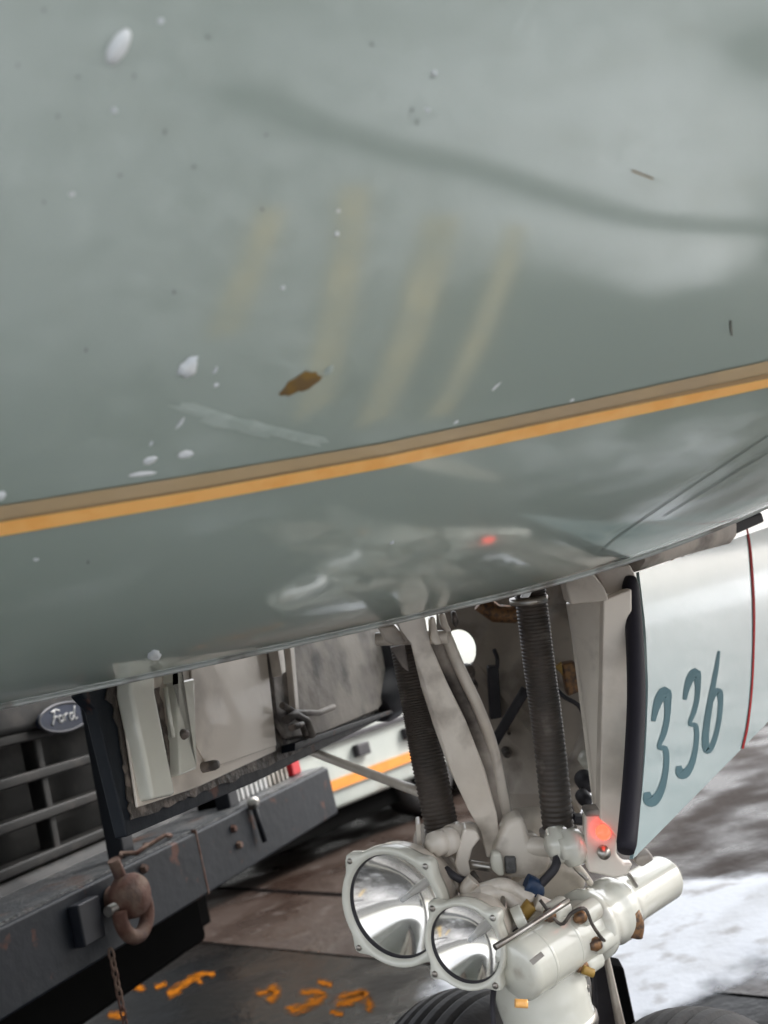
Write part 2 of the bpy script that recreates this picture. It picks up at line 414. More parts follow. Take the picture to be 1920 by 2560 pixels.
scratch([(1500, 1380), (1560, 1330), (1700, 1235), (1940, 1075)], 2.2, 'speck', 'panel_seam')
scratch([(1660, 1290), (1790, 1210), (1940, 1118)], 2, 'speck', 'panel_seam')

# ------------------------------------------------------------------ 336 gear door (near side, aft)
DAZ = 35
do = P(1590, 1700, 1.37); dn = Vector((math.cos(R(DAZ)), -math.sin(R(DAZ)), 0))   # outward, towards camera side
def D(px, py, off=0.0):
    p = on_plane(px, py, do, dn)
    h = (p - do); s = h.dot(az(DAZ)); z = p.z - do.z
    bulge = .008 * (1 - (z / .30) ** 2)
    return p + dn * (bulge + off)
dr_mb = MB(); NU, NV = 22, 18
TOP = [(1592, 1432), (1920, 1318), (2300, 1190)]; BOT = [(1578, 2148), (1920, 1800), (2300, 1560)]
LEFT = [(1588, 1432), (1602, 1560), (1607, 1700), (1602, 1880), (1592, 2020), (1574, 2148)]
def pl(L, t):
    u = t * (len(L) - 1); k = min(int(u), len(L) - 2); u -= k
    return (L[k][0] + (L[k + 1][0] - L[k][0]) * u, L[k][1] + (L[k + 1][1] - L[k][1]) * u)
def door_pt(u, v):
    a, b_ = pl(TOP, u), pl(BOT, u)
    l = pl(LEFT, v); base = (lerp(TOP[0][0], BOT[0][0], v), lerp(TOP[0][1], BOT[0][1], v))
    fx = (l[0] - base[0]) * (1 - u)
    return (lerp(a[0], b_[0], v) + fx, lerp(a[1], b_[1], v))
front = [D(*door_pt(i / NU, j / NV)) for i in range(NU + 1) for j in range(NV + 1)]
q = NV + 1
dr_mb.add(front, [(i * q + j, i * q + j + 1, (i + 1) * q + j + 1, (i + 1) * q + j) for i in range(NU) for j in range(NV)], True)
door = dr_mb.build('gear_door', 'door', plane); tag(door, 'pale blue gear door marked 336 with a thin red line')
sm = door.modifiers.new('solid', 'SOLIDIFY'); sm.thickness = .005; sm.offset = -1
door.data.materials.append(M['liner']); sm.material_offset = 0
es_ = door.modifiers.new('split', 'EDGE_SPLIT'); es_.split_angle = R(50)
# direction check for the thickness is done by the outward normal
bmx = bmesh.new(); bmx.from_mesh(door.data); bmx.faces.ensure_lookup_table()
if bmx.faces[0].normal.dot(dn) < 0: bmesh.ops.reverse_faces(bmx, faces=bmx.faces); bmx.to_mesh(door.data)
bmx.free()
Z4 = lambda x, y: (1334 + x * .452, 1150 + y * .452)
def stroke(pts, name, m, off, proj, par, n=28):
    """pts: (x, y, half width) in photo px, projected on a surface"""
    ps = resample([Vector(p) for p in pts], n); vs = []
    for i, p in enumerate(ps):
        t = ps[min(i + 1, n - 1)] - ps[max(i - 1, 0)]; t = Vector((t.x, t.y, 0)).normalized(); qv = Vector((-t.y, t.x, 0)) * p.z
        vs += [proj(p.x - qv.x, p.y - qv.y, off), proj(p.x + qv.x, p.y + qv.y, off)]
    return MB().add(vs, [(2 * i, 2 * i + 1, 2 * i + 3, 2 * i + 2) for i in range(n - 1)], True).build(name, m, par)
def zs(L, k=1.3): return [(*Z4(x, y), w_ * .452 * k) for x, y, w_ in L]
t3 = [(632, 1450, 9), (645, 1385, 14), (668, 1320, 20), (700, 1290, 24), (712, 1350, 15), (708, 1440, 12), (690, 1520, 12), (664, 1592, 9)]
b3 = [(664, 1592, 9), (698, 1600, 12), (708, 1660, 12), (698, 1760, 13), (672, 1845, 17), (636, 1888, 24), (608, 1880, 22), (600, 1840, 13)]
sh = lambda L, dx, dy, k=1.0: [((x - 660) * .92 * k + 660 + dx, (y - 1592) * .93 * k + 1592 + dy, w_ * .86) for x, y, w_ in L]
stroke(zs(t3 + b3[1:]), 'digit_marking', 'digit', .0007, D, door, 50)
stroke(zs(sh(t3 + b3[1:], 172, -128)), 'digit_marking', 'digit', .0007, D, door, 50)
stroke(zs([(998, 1062, 5), (985, 1150, 9), (965, 1260, 11), (945, 1370, 13), (930, 1480, 14), (925, 1560, 15), (935, 1610, 14), (960, 1590, 12),
           (985, 1520, 10), (1002, 1430, 10), (1008, 1340, 11), (1000, 1290, 15), (975, 1290, 13), (955, 1340, 9)]), 'digit_marking', 'digit', .0007, D, door, 60)
stroke(zs([(1160, 370, 9), (1178, 500, 11), (1192, 800, 11), (1190, 1050, 9), (1180, 1280, 9), (1160, 1470, 10), (1134, 1600, 11)], .62), 'red_line', 'red', .0013, D, door, 40)
# rubber seal along the leading edge
MB().tube(resample([D(x, y, .004) for x, y in [(1558, 1450), (1566, 1580), (1570, 1738), (1565, 1880), (1557, 2010), (1547, 2130)]], 30),
      [.009] + [.0122] * 28 + [.010], 18).build('rubber_seal', 'seal', door)
# inside edge channel, ridge and tapered beam
slab([(1508, 1500), (1580, 1472), (1582, 1738), (1576, 1918), (1556, 2110), (1500, 2050), (1500, 2009), (1505, 1738)], 1.385, .03).build('edge_channel', 'liner', door, .003)

beam = slab([(1424, 1510, 1.44), (1509, 1496, 1.40), (1508, 1738, 1.40), (1502, 2009, 1.40), (1497, 2062, 1.41), (1478, 1873, 1.43), (1455, 1692, 1.44)], 1.4, .035)
bm_ = beam.build('door_link', 'gear', plane, .003)
slab([(1410, 1446, 1.40), (1480, 1428, 1.37), (1512, 1470, 1.37), (1524, 1502, 1.38), (1426, 1512, 1.41)], 1.4, .05).build('joint', 'gear', bm_, .004)
slab([(1480, 1420, 1.42), (1575, 1410, 1.42), (1590, 1440, 1.42), (1576, 1480, 1.42), (1515, 1488, 1.42)], 1.42, .05).build('hinge_block', 'dirty', plane, .004)
slab([(1498, 1405), (1522, 1402), (1528, 1420), (1504, 1426)], 1.33, .008).build('hinge_tab', 'chip', plane, .001)
slab([(1352, 1392), (1366, 1388), (1386, 1412), (1368, 1420)], 1.30, .004).build('hinge_tab', 'chip', plane, .001)
slab([(1308, 1484), (1330, 1480), (1322, 1494), (1302, 1495)], 1.28, .01).build('hinge_tab', 'chip', plane, .001)
# parts above the door
ptube([(1570, 1385, 1.5), (1700, 1345, 1.6), (1800, 1322, 1.72)], .030, 10, 10).build('hinge_tube', 'dirty', plane)
for i in range(4):
    ptube([(1680 + 26 * i, 1330 - i * 8, 1.62 + i * .03), (1672 + 26 * i, 1400 - i * 9, 1.62 + i * .03)], .008, 6, 8).build('bay_pipe', ('bolt', 'grease', 'bay', 'grease')[i], plane)
slab([(1812, 1315, 1.74), (1905, 1280, 1.85), (1912, 1305, 1.85), (1820, 1345, 1.74)], 1.7, .03).build('edge_seal', 'seal', plane, .004)
slab([(1735, 1345, 1.66), (1812, 1318, 1.74), (1820, 1350, 1.74), (1742, 1375, 1.66)], 1.7, .02).build('bay_bracket', 'liner', plane, .002)

# ------------------------------------------------------------------ far forward door, seen from inside
fo = P(220, 1770, 1.32); FA = az(17); fn = Vector((FA.y, -FA.x, 0))               # inner face looks towards camera side
def FD(px, py, off=0.0): return on_plane(px, py, fo, fn) + fn * off
def fslab(pts, off, th): return MB().prism([FD(x, y, off) for x, y in pts], -fn * th)
fd = fslab([(205, 1735), (240, 1772), (318, 2092), (640, 1955), (965, 1792), (985, 1690), (1000, 1500), (600, 1500), (300, 1600)], 0, .02).build('gear_door', 'bumper', plane, .003)
tag(fd, 'forward gear door seen from inside with white liner and greasy rim')
def jagpoly(pts, amp, step=14, seed=3):
    rnd = random.Random(seed); out = []
    for i, (x, y) in enumerate(pts):
        x2, y2 = pts[(i + 1) % len(pts)]; n = max(1, int(math.hypot(x2 - x, y2 - y) / step))
        for k in range(n):
            t = k / n; out.append((lerp(x, x2, t) + rnd.uniform(-amp, amp), lerp(y, y2, t) + rnd.uniform(-amp, amp)))
    return out
fslab(jagpoly([(262, 1748), (278, 1760), (300, 1880), (322, 2052), (640, 1928), (955, 1778), (960, 1600), (270, 1640)], 4), .003, .002).build('greasy_rim', 'grease', fd)
fslab([(284, 1600), (282, 1742), (312, 1880), (336, 2008), (395, 1996), (372, 1880), (345, 1742), (340, 1640)], .030, .027).build('liner_rib', 'gear2', fd, .006, 3)
fslab([(395, 1600), (395, 1716), (448, 1704), (453, 1930), (410, 1948), (402, 1700)], .028, .025).build('liner_rib', 'gear2', fd, .006, 3)
fslab([(270, 1600), (330, 2022), (480, 1972), (680, 1880), (655, 1660), (650, 1560)], .009, .005).build('liner_panel', 'liner', fd, .003)
fslab([(455, 1600), (470, 1860), (498, 1912), (530, 1918), (676, 1868), (652, 1640), (640, 1560)], .013, .004).build('liner_skin', 'liner', fd, .002)
fslab(jagpoly([(352, 1728), (383, 1724), (397, 1800), (412, 1900), (420, 1946), (400, 1950), (380, 1860)], 3, 12), .011, .001).build('grease_streak', 'grease', fd)
MB().tube([FD(*p) + fn * .018 for p in [(388, 1726), (396, 1790), (408, 1850)]], .004, 8).build('drain_pipe', 'gear2', fd)
for x, y in [(416, 1846), (494, 1922)]:
    MB().lathe(FD(x, y), fn, [(.0001, .036), (.006, .036), (.008, .03), (.008, .0)], 12).build('fastener', 'grease', fd)
fslab([(650, 1560), (672, 1800), (700, 1850), (790, 1838), (930, 1778), (955, 1745), (940, 1500), (700, 1500)], .016, .012).build('inner_bulkhead', 'dirty', fd, .004)
fslab([(640, 1560), (662, 1700), (674, 1690), (660, 1560)], .035, .02).build('liner_lip', 'gear', fd, .002)
fslab([(690, 1600), (706, 1790), (716, 1788), (702, 1600)], .028, .016).build('liner_lip', 'liner', fd, .002)
MB().tube([FD(*p) + fn * .03 for p in [(668, 1772), (700, 1790), (762, 1790), (800, 1775)]], .006, 8).build('grey_pipe', 'dirty', fd)
MB().tube([FD(*p) + fn * .035 for p in [(672, 1810), (695, 1796), (724, 1812), (740, 1850)]], .008, 8).build('grey_pipe', 'dirty', fd)
MB().tube([FD(*p) + fn * .04 for p in [(678, 1832), (706, 1822), (716, 1850)]], .006, 8).build('grey_pipe', 'grease', fd)
fslab([(700, 1885), (960, 1788), (965, 1775), (700, 1866)], .03, .03).build('rim_angle', 'bumper', fd, .002)
MB().tube(resample([FD(940, 1600), FD(965, 1650), FD(975, 1700), FD(965, 1740), FD(945, 1775)], 16), [.03, .05, .07, .07, .07, .07, .07, .07, .07, .07, .065, .06, .055, .05, .04, .03], 12).build('black_boot', 'rubber', fd)
# push rod from the door to the leg
ptube([(725, 1858, 2.02), (860, 1910, 1.9), (1060, 1984, 1.68)], .0085, 10).build('push_rod', 'gear', plane)
MB().lathe(P(722, 1856, 2.02), fwd, [(.0001, -.02), (.02, -.018), (.022, .01), (.0001, .012)], 16).build('rod_end', 'dirty', plane)

# ------------------------------------------------------------------ aft bay wall (far aft door from inside)
hole = [(1146 + 44 * math.cos(t), 1626 + 52 * math.sin(t), 2.0) for t in [2 * math.pi * k / 28 for k in range(28)]]
outl = [(1090, 1500, 2.0), (1092, 1700, 2.0), (1190, 1780, 2.0), (1210, 1985, 1.95), (1300, 2085, 1.9), (1440, 2080, 1.85), (1440, 1985, 1.8), (1505, 1975, 1.8), (1505, 1420, 1.85), (1300, 1440, 1.95)]
bm = bmesh.new(); vv = []
for loop in (outl, hole):
    lv = [bm.verts.new(P(*p)) for p in loop]; vv += [bm.edges.new((lv[i], lv[(i + 1) % len(lv)])) for i in range(len(lv))]
bmesh.ops.triangle_fill(bm, use_beauty=True, use_dissolve=False, edges=vv, normal=-fwd)
bm.verts.index_update()
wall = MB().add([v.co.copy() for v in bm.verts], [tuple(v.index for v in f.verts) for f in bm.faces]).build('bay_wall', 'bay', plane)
bm.free(); so_ = wall.modifiers.new('solid', 'SOLIDIFY'); so_.thickness = .02; so_.offset = 1
slab([(1220, 1668), (1247, 1666), (1254, 1795), (1226, 1800)], 1.92, .03).build('black_box', 'rubber', wall, .003)
ptube([(1243, 1670, 1.92), (1243, 1645, 1.92), (1235, 1624, 1.93)], .004, 8).build('cable', 'rubber', wall)
ptube([(1315, 1722, 1.86), (1232, 1862, 1.86)], .0095, 6).build('dark_strut', 'rubber', wall)
for x, y, r_ in [(1170, 1682, .014), (1184, 1714, .009), (1176, 1700, .006), (1432, 1788, .009), (1465, 1850, .006), (1268, 1885, .008), (1272, 1832, .004), (1418, 1670, .012)]:
    MB().lathe(P(x, y, 1.9), -fwd, [(.0001, .01), (r_ * .7, .009), (r_, .0), (r_, -.03)], 14).build('fastener', 'grease', wall)
MB().tube([P(1200 + 40 * i, 1505 + 34 * math.sin(i * 1.0), 1.86) for i in range(5)], .018, 10).build('bay_hose', 'bolt', wall)
MB().lathe(P(1420, 1590, 1.9), -fwd, [(.0001, .05), (.035, .045), (.06, .02), (.068, -.02)], 28).build('bay_dome', 'bay', wall)
slab([(1405, 1660), (1440, 1655), (1450, 1730), (1420, 1742)], 1.78, .03).build('bay_valve', 'bolt', wall, .004)
slab([(1388, 1668), (1404, 1655), (1408, 1690)], 1.77, .01).build('bay_clip', 'yellow', wall, .001)
ptube([(1372, 1700, 1.75), (1408, 1740, 1.75), (1450, 1768, 1.75), (1470, 1830, 1.76)], .004, 14).build('cable', 'rubber', wall)
ptube([(1410, 2010, 1.7), (1500, 1830, 1.78)], .03, 6, 16).build('brace', 'bay', plane)
MB().lathe(P(1465, 1955, 1.66), -fwd, [(.0001, .02), (.012, .018), (.016, .0), (.016, -.02)], 18).build('black_knob', 'rubber', plane)
MB().lathe(P(1472, 1905, 1.72), -fwd, [(.0001, .02), (.012, .016), (.02, .0), (.02, -.02)], 18).build('highlight_knob', 'gear2', plane)  # pale knob made to stand in for a white highlight
ptube([(1408, 1990, 1.6), (1430, 2040, 1.6), (1455, 2050, 1.6), (1480, 2025, 1.62)], .008, 14).build('black_lever', 'rubber', plane)
MB().lathe(P(1462, 1998, 1.6), -fwd, [(.0001, .02), (.008, .018), (.012, .0), (.012, -.02)], 14).build('black_knob', 'rubber', plane)

# ------------------------------------------------------------------ ribbed boots
def boot(pts, r, name):
    n = 500; ps = resample([P(*p) for p in pts], n)
    rs = [r * (1 + .035 * math.sin(i / n * 2 * math.pi * 62)) for i in range(n)]
    return MB().tube(ps, rs, 20).build(name, 'hose', plane)
boot([(1012, 1590, 1.62), (1043, 1750, 1.60), (1066, 1880, 1.58), (1108, 2088, 1.56)], .0265, 'ribbed_boot')
boot([(1322, 1450, 1.50), (1345, 1640, 1.50), (1370, 1830, 1.50), (1398, 2088, 1.50)], .0235, 'ribbed_boot')

for (x, y, d) in ((1107, 2080, 1.56), (1322, 1500, 1.49), (1396, 2080, 1.49)):
    MB().tube([P(x - 1, y - 8, d), P(x + 1, y + 8, d)], .0285, 24).build('hose_clamp', 'steel', plane)
# ------------------------------------------------------------------ link arms
arm = slab([(985, 1545, 1.40), (1003, 1575, 1.40), (1027, 1611, 1.42), (1052, 1716, 1.45), (1086, 1822, 1.47), (1124, 1927, 1.48), (1171, 2024, 1.5), (1200, 2080, 1.5), (1217, 2145, 1.5),
            (1246, 2145, 1.5), (1249, 2085, 1.5), (1242, 2033, 1.5), (1213, 1927, 1.48), (1166, 1805, 1.47), (1120, 1712, 1.45), (1076, 1611, 1.42), (1068, 1575, 1.40), (1060, 1530, 1.40)],
           1.45, .018).build('link_arm', 'gear', plane, .003, 3)
ptube([(1092, 1585, 1.52), (1122, 1660, 1.52), (1168, 1760, 1.53), (1208, 1850, 1.54), (1238, 1950, 1.55), (1262, 2090, 1.56)], .018, 24, 14).build('rear_link', 'dirty', plane)
ptube([(1112, 1580, 1.50), (1150, 1672, 1.50), (1196, 1770, 1.51), (1232, 1870, 1.53), (1256, 1990, 1.54), (1268, 2070, 1.55)], .009, 24, 10).build('rear_link_rib', 'gear', plane)
# hinge clevises at the edge of the bay
def cl(pts, d, th, m='gear', name='clevis', bv=.005): return slab(pts, d, th).build(name, m, plane, bv, 3)
cl([(940, 1565), (985, 1560), (1010, 1590), (1018, 1612), (985, 1616), (962, 1602)], 1.46, .03)
cl([(990, 1555), (1002, 1552), (1022, 1600), (1012, 1610)], 1.44, .02, 'bay')
cl([(1072, 1545), (1086, 1540), (1096, 1585), (1108, 1612), (1085, 1614), (1074, 1600)], 1.42, .03)
cl([(1096, 1535), (1112, 1532), (1122, 1565), (1130, 1578), (1118, 1584), (1104, 1568)], 1.46, .03)
cl([(1128, 1530), (1140, 1528), (1148, 1556), (1140, 1572), (1132, 1560)], 1.5, .02, 'grease')
ptube([(940, 1598, 1.5), (1120, 1592, 1.48)], .010, 6).build('hinge_pin', 'gear', plane)
slab([(975, 1620), (1012, 1612), (1022, 1680), (1006, 1668)], 1.55, .02).build('clevis_web', 'dirty', plane, .002)

# ------------------------------------------------------------------ lug cluster above the strut
def Z2(x, y): return (800 + x * .422, 1900 + y * .422)
def S2(x, y): return (1100 + x * .2411, 2030 + y * .2411)        # second close view
cl([S2(*p) for p in [(250, 170), (380, 200), (420, 280), (340, 380), (300, 520), (320, 650), (400, 700), (280, 710), (180, 640), (155, 540), (190, 360)]], 1.47, .035, 'gear', 'lug', .008)
cl([S2(*p) for p in [(690, 120), (850, 40), (900, 150), (930, 300), (1180, 480), (1120, 620), (1000, 720), (720, 690), (590, 650), (530, 560), (560, 400), (630, 250)]], 1.475, .05, 'gear', 'lug', .010)
cl([S2(*p) for p in [(540, 420), (640, 430), (660, 560), (670, 690), (600, 670), (540, 610), (525, 520)]], 1.455, .02, 'gear2', 'lug', .008)
slab([S2(*p) for p in [(670, 470), (790, 470), (795, 640), (680, 650)]], 1.468, .02).build('grey_plate', 'bumpertop', plane, .003)
ptube([(*S2(300, 540), 1.5), (*S2(560, 580), 1.49)], .0065, 6, 14).build('cross_pin', 'steel', plane)
ptube([(*S2(880, 350), 1.49), (*S2(1250, 370), 1.47)], .014, 6, 16).build('cross_tube', 'gear', plane)
for (x, y), r_, d in (((1215, 340), .026, 1.44), ((1350, 370), .026, 1.42), ((900, 380), .024, 1.5), ((60, 310), .02, 1.48), ((150, 290), .024, 1.5), ((-40, 330), .018, 1.47)):
    MB().lathe(P(*S2(x, y), d), Vector((-.85, -.35, .1)) if x > 1000 else Vector((-.8, -.6, 0)), [(.0001, .014), (r_ * .55, .014), (r_ * .6, .008), (r_, .006), (r_, -.012), (r_ * .8, -.016)], 24).build('boss', 'gear2' if x > 1000 else 'gear', plane)
ptube([(*S2(1270, 440), 1.44), (*S2(1380, 520), 1.44), (*S2(1490, 640), 1.45), (*S2(1560, 740), 1.46)], .005, 12).build('steel_strap', 'gear', plane)
slab([S2(*p) for p in [(1400, 50), (1490, 50), (1480, 130), (1400, 120)]], 1.47, .02).build('black_clip', 'rubber', plane, .002)
# black leads and connectors
ptube([(*S2(60, 590), 1.45), (*S2(140, 660), 1.44), (*S2(230, 705), 1.44), (*S2(340, 700), 1.45)], .0055, 16).build('black_lead', 'rubber', plane)
ptube([(*S2(1220, 460), 1.43), (*S2(1190, 580), 1.42), (*S2(1090, 700), 1.42), (*S2(990, 800), 1.42)], .0065, 18).build('black_lead', 'rubber', plane)
ptube([(*S2(890, 730), 1.42), (*S2(985, 780), 1.42), (*S2(985, 850), 1.42)], .013, 6, 14).build('blue_connector', 'blue', plane)
ptube([(*S2(955, 950), 1.40), (*S2(850, 1075), 1.40)], .010, 6, 12).build('yellow_connector', 'yellow', plane)
ptube([(*S2(350, 700), 1.43), (*S2(280, 790), 1.43), (*S2(310, 850), 1.43), (*S2(450, 810), 1.43), (*S2(640, 760), 1.42), (*S2(780, 810), 1.42), (*S2(960, 920), 1.41)], .0105, 40, 12).build('white_tube', 'gear', plane)
ptube([(*S2(420, 860), 1.42), (*S2(580, 840), 1.42), (*S2(700, 880), 1.42), (*S2(850, 1000), 1.41)], .013, 30, 12).build('white_tube', 'gear', plane)
ptube([(*S2(990, 930), 1.40), (*S2(1150, 1000), 1.40)], .011, 6, 12).build('white_tube', 'gear', plane)
ptube([(*S2(780, 1130), 1.38), (*S2(880, 1080), 1.38)], .018, 6, 14).build('cable_gland', 'gear2', plane)
ptube([(*S2(80, 660), 1.46), (*S2(150, 800), 1.46)], .010, 6, 10).build('white_tube', 'gear', plane)
ptube([(*S2(200, 800), 1.47), (*S2(420, 780), 1.47)], .012, 6, 10).build('dark_fitting', 'grease', plane)
# body of the leg behind the cluster
ptube([(1300, 2030, 1.72), (1330, 2250, 1.66), (1345, 2420, 1.6)], [.06 + .02 * i / 11 for i in range(12)], 12, 28).build('upper_leg', 'gear', plane)
cl([(1392, 2150), (1470, 2180), (1470, 2230), (1380, 2290), (1300, 2330), (1290, 2250)], 1.52, .06, 'gear', 'leg_casting', .02)
ptube([(1215, 2200, 1.62), (1130, 2120, 1.62), (1050, 2090, 1.6)], .02, 8).build('rear_bracket', 'dirty', plane)
slab([(1040, 2062), (1052, 2060), (1056, 2140), (1044, 2140)], 1.5, .04).build('lamp_bracket', 'gear', plane, .002)
slab([(1080, 2090), (1190, 2070), (1290, 2190), (1240, 2260), (1120, 2230)], 1.6, .05).build('rear_casting', 'dirty', plane, .01)

# marker lamp plate
Z5 = lambda x, y: (1300 + x * .3737, 1950 + y * .3737)
pltp = slab([Z5(*p) for p in [(432, 240), (470, 205), (560, 200), (570, 240), (660, 245), (648, 500), (700, 560), (760, 560), (720, 640), (640, 660), (560, 640), (460, 620), (436, 500)]], 1.40, .02).build('lamp_plate', 'gear', plane, .004, 3)
slab([Z5(*p) for p in [(440, 205), (565, 195), (572, 245), (440, 250)]], 1.39, .03).build('plate_cap', 'dirty', pltp, .003)
MB().lathe(P(1508, 2081, 1.385), -fwd, [(.0001, .010), (.006, .009), (.0095, .005), (.0102, -.004)], 28).build('lamp_lens', 'lamp', pltp)
MB().lathe(P(1509, 2131, 1.395), -fwd, [(.0001, .010), (.005, .010), (.006, .006), (.009, .005), (.009, -.004)], 20).build('press_button', 'steel', pltp)

# ------------------------------------------------------------------ big cylinder across the leg
ca, cb, cc_, ce = P(1290, 2428, 1.33), P(1462, 2318, 1.42), P(1600, 2232, 1.52), P(1668, 2190, 1.57)
ax1 = (cb - ca).normalized()
cyl = MB().lathe(ca, ax1, [(.0001, -.004), (.034, -.004), (.040, .002), (.0405, .01), (.0405, (cb - ca).length)], 56).build('cylinder_barrel', 'gear2', plane)
L1 = (ce - ca).length; ax2 = (ce - cb).normalized()
def pr(k, r_): return (r_, k)
MB().lathe(cb, ax2, [(.0405, -.004), (.050, 0), (.050, .014), (.043, .018), (.043, .05), (.046, .055), (.046, .075), (.040, .085), (.036, .10), (.036, .105), (.0345, .11)
                     , (.0345, (ce - cb).length - .012), (.030, (ce - cb).length - .003), (.0001, (ce - cb).length)], 48).build('cylinder_head', 'gear2', cyl)
for x, y in [(1451, 2292), (1489, 2360), (1374, 2288), (1455, 2415)]:
    MB().lathe(P(x, y, 1.37), -ax1, [(.0001, .010), (.005, .010), (.006, .006), (.009, .004), (.009, -.004)], 14).build('flange_bolt', 'bolt' , cyl)
    MB().lathe(P(x, y, 1.38), -ax1, [(.0001, .002), (.012, .002), (.0145, .0), (.0155, -.006), (.0155, -.03)], 24).build('bolt_lug', 'gear2', cyl)
ptube([(1350, 2250, 1.37), (1400, 2310, 1.36), (1430, 2282, 1.35), (1462, 2272, 1.35), (1480, 2310, 1.35), (1500, 2340, 1.36), (1515, 2356, 1.38)], .0025, 30, 8).build('flange_seam', 'grease', cyl)
ptube([(*Z5(740, 880), 1.44), (*Z5(770, 960), 1.44), (*Z5(760, 1040), 1.44)], .013, 8, 12).build('end_lug', 'bolt', cyl)
slab([Z5(*p) for p in [(690, 920), (760, 840), (830, 900), (825, 1020), (760, 1065), (705, 1040)]], 1.47, .04).build('end_bracket', 'gear2', cyl, .008, 3)
slab([Z5(*p) for p in [(770, 520), (880, 490), (900, 540), (820, 590), (770, 560)]], 1.5, .03).build('end_cap', 'dirty', cyl, .006)
ptube([(*Z2(1035, 1110), 1.30), (*Z2(1230, 990), 1.33), (*Z2(1470, 835), 1.38)], .0042, 8).build('sense_rod', 'steel', plane)
ptube([(*Z2(1180, 1075), 1.36), (*Z2(1245, 1020), 1.38)], .016, 6).build('rod_bush', 'rubber', plane)
ptube([(*Z2(1555, 1240), 1.36), (*Z2(1620, 1265), 1.36)], .006, 6, 8).build('yellow_pin', 'yellow', plane)
ptube([(*Z2(1155, 1440), 1.27), (*Z2(1230, 1445), 1.27)], .0055, 6, 8).build('yellow_pin', 'orange', plane)
slab([Z5(*p) for p in [(440, 1200), (540, 1130), (530, 1260), (480, 1290)]], 1.4, .03).build('drag_lug', 'gear2', plane, .006)
# strut
st = Vector(P(1345, 2440, 1.42)); stt = Vector((st.x, st.y, 0))
zt = st.z
strut = MB().lathe((stt.x, stt.y, 0), (0, 0, 1), [(.055, .25), (.055, zt - .10), (.062, zt - .095), (.062, zt - .075), (.066, zt - .07), (.066, zt - .058), (.064, zt - .05), (.067, zt - .03), (.067, zt + .03), (.055, zt + .06), (.0001, zt + .07)], 56).build('gear_strut', 'gear2', plane)
MB().lathe((stt.x, stt.y, 0), (0, 0, 1), [(.0665, zt - .075), (.0685, zt - .070), (.0685, zt - .062), (.0665, zt - .058)], 56).build('strut_clamp', 'steel', strut)
# torsion link and fairing behind the strut
slab([(1480, 2340, 1.6), (1508, 2330, 1.6), (1565, 2560, 1.6), (1575, 2680, 1.6), (1500, 2700, 1.6)], 1.6, .03).build('torque_link', 'rubber', plane, .004)
slab([(1504, 2340, 1.57), (1514, 2345, 1.57), (1568, 2580, 1.57), (1552, 2600, 1.57)], 1.57, .03).build('torque_link_flange', 'gear', plane, .003)
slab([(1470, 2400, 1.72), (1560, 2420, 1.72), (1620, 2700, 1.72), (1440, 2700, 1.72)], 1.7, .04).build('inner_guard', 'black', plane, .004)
# wheels
fw = az(215)                                           # the way the wheels roll
axl = Vector((fw.y, -fw.x, 0)).normalized()
for (px, py, d) in ((1098, 2500, 1.62), (1655, 2560, 1.36)):
    top = P(px, py, d); c = Vector((top.x, top.y, top.z - .29))
    prof = []
    for k in range(33):
        t = math.pi * k / 32; hh = -math.cos(t)
        prof.append((.20 + .09 * math.sin(t) ** .55 if 0 < t < math.pi else .20, hh * .095))
    prof2 = []
    for (r_, h) in prof: prof2.append((r_, h))
    fine = []
    for k in range(97):
        t = math.pi * k / 96; h = -math.cos(t) * .095; r_ = .20 + .09 * max(0, math.sin(t)) ** .55
        if any(abs(h - g) < .0035 for g in (-.05, -.025, 0, .025, .05)): r_ -= .008
        fine.append((r_, h))
    wh = MB().lathe(c, axl, [(.0001, -.05), (.09, -.05), (.10, -.07), (.19, -.085), (.2, -.09)], 48).lathe(c, axl, [(.0001, .05), (.09, .05), (.10, .07), (.19, .085), (.2, .09)], 48).build('wheel', 'gear', plane)
    MB().lathe(c, axl, fine, 96).build('tyre', 'tyre', wh)
wc = [P(1098, 2500, 1.62) - Vector((0, 0, .29)), P(1655, 2560, 1.36) - Vector((0, 0, .29))]
MB().tube(wc, .03, 16).build('axle', 'steel', strut)
MB().tube([(wc[0] + wc[1]) / 2, Vector((stt.x, stt.y, .35))], .055, 20).build('axle_fork', 'gear', strut)

for pts, r_, m_ in (([(1238, 2210, 1.43), (1262, 2262, 1.40), (1252, 2330, 1.38), (1262, 2385, 1.36)], .0035, 'steel'),
                    ([(1290, 2225, 1.45), (1330, 2262, 1.42), (1362, 2270, 1.42)], .004, 'rubber'),
                    ([(1545, 2170, 1.42), (1570, 2185, 1.44), (1590, 2215, 1.46)], .0035, 'steel'),
                    ([(1240, 2440, 1.34), (1232, 2500, 1.36), (1235, 2570, 1.36)], .004, 'rubber'),
                    ([(1462, 2420, 1.40), (1470, 2480, 1.40), (1462, 2570, 1.40)], .005, 'steel'),
                    ([(1180, 2180, 1.46), (1210, 2230, 1.44), (1190, 2275, 1.44)], .004, 'grease'),
                    ([(1128, 2140, 1.5), (1160, 2190, 1.49), (1150, 2230, 1.49)], .005, 'gear'),
                    ([(1420, 2110, 1.46), (1432, 2160, 1.45), (1470, 2200, 1.44)], .0035, 'steel')):
    ptube(pts, r_, 16, 8).build('hydraulic_line', m_, plane)
for x, y, d in ((1262, 2300, 1.385), (1238, 2236, 1.42), (1340, 2268, 1.415), (1466, 2470, 1.395), (1560, 2180, 1.43)):
    MB().lathe(P(x, y, d), -fwd, [(.0001, .006), (.004, .006), (.0055, .003), (.0065, -.004), (.006, -.01)], 6, smooth=False).build('pipe_nut', 'steel', plane)
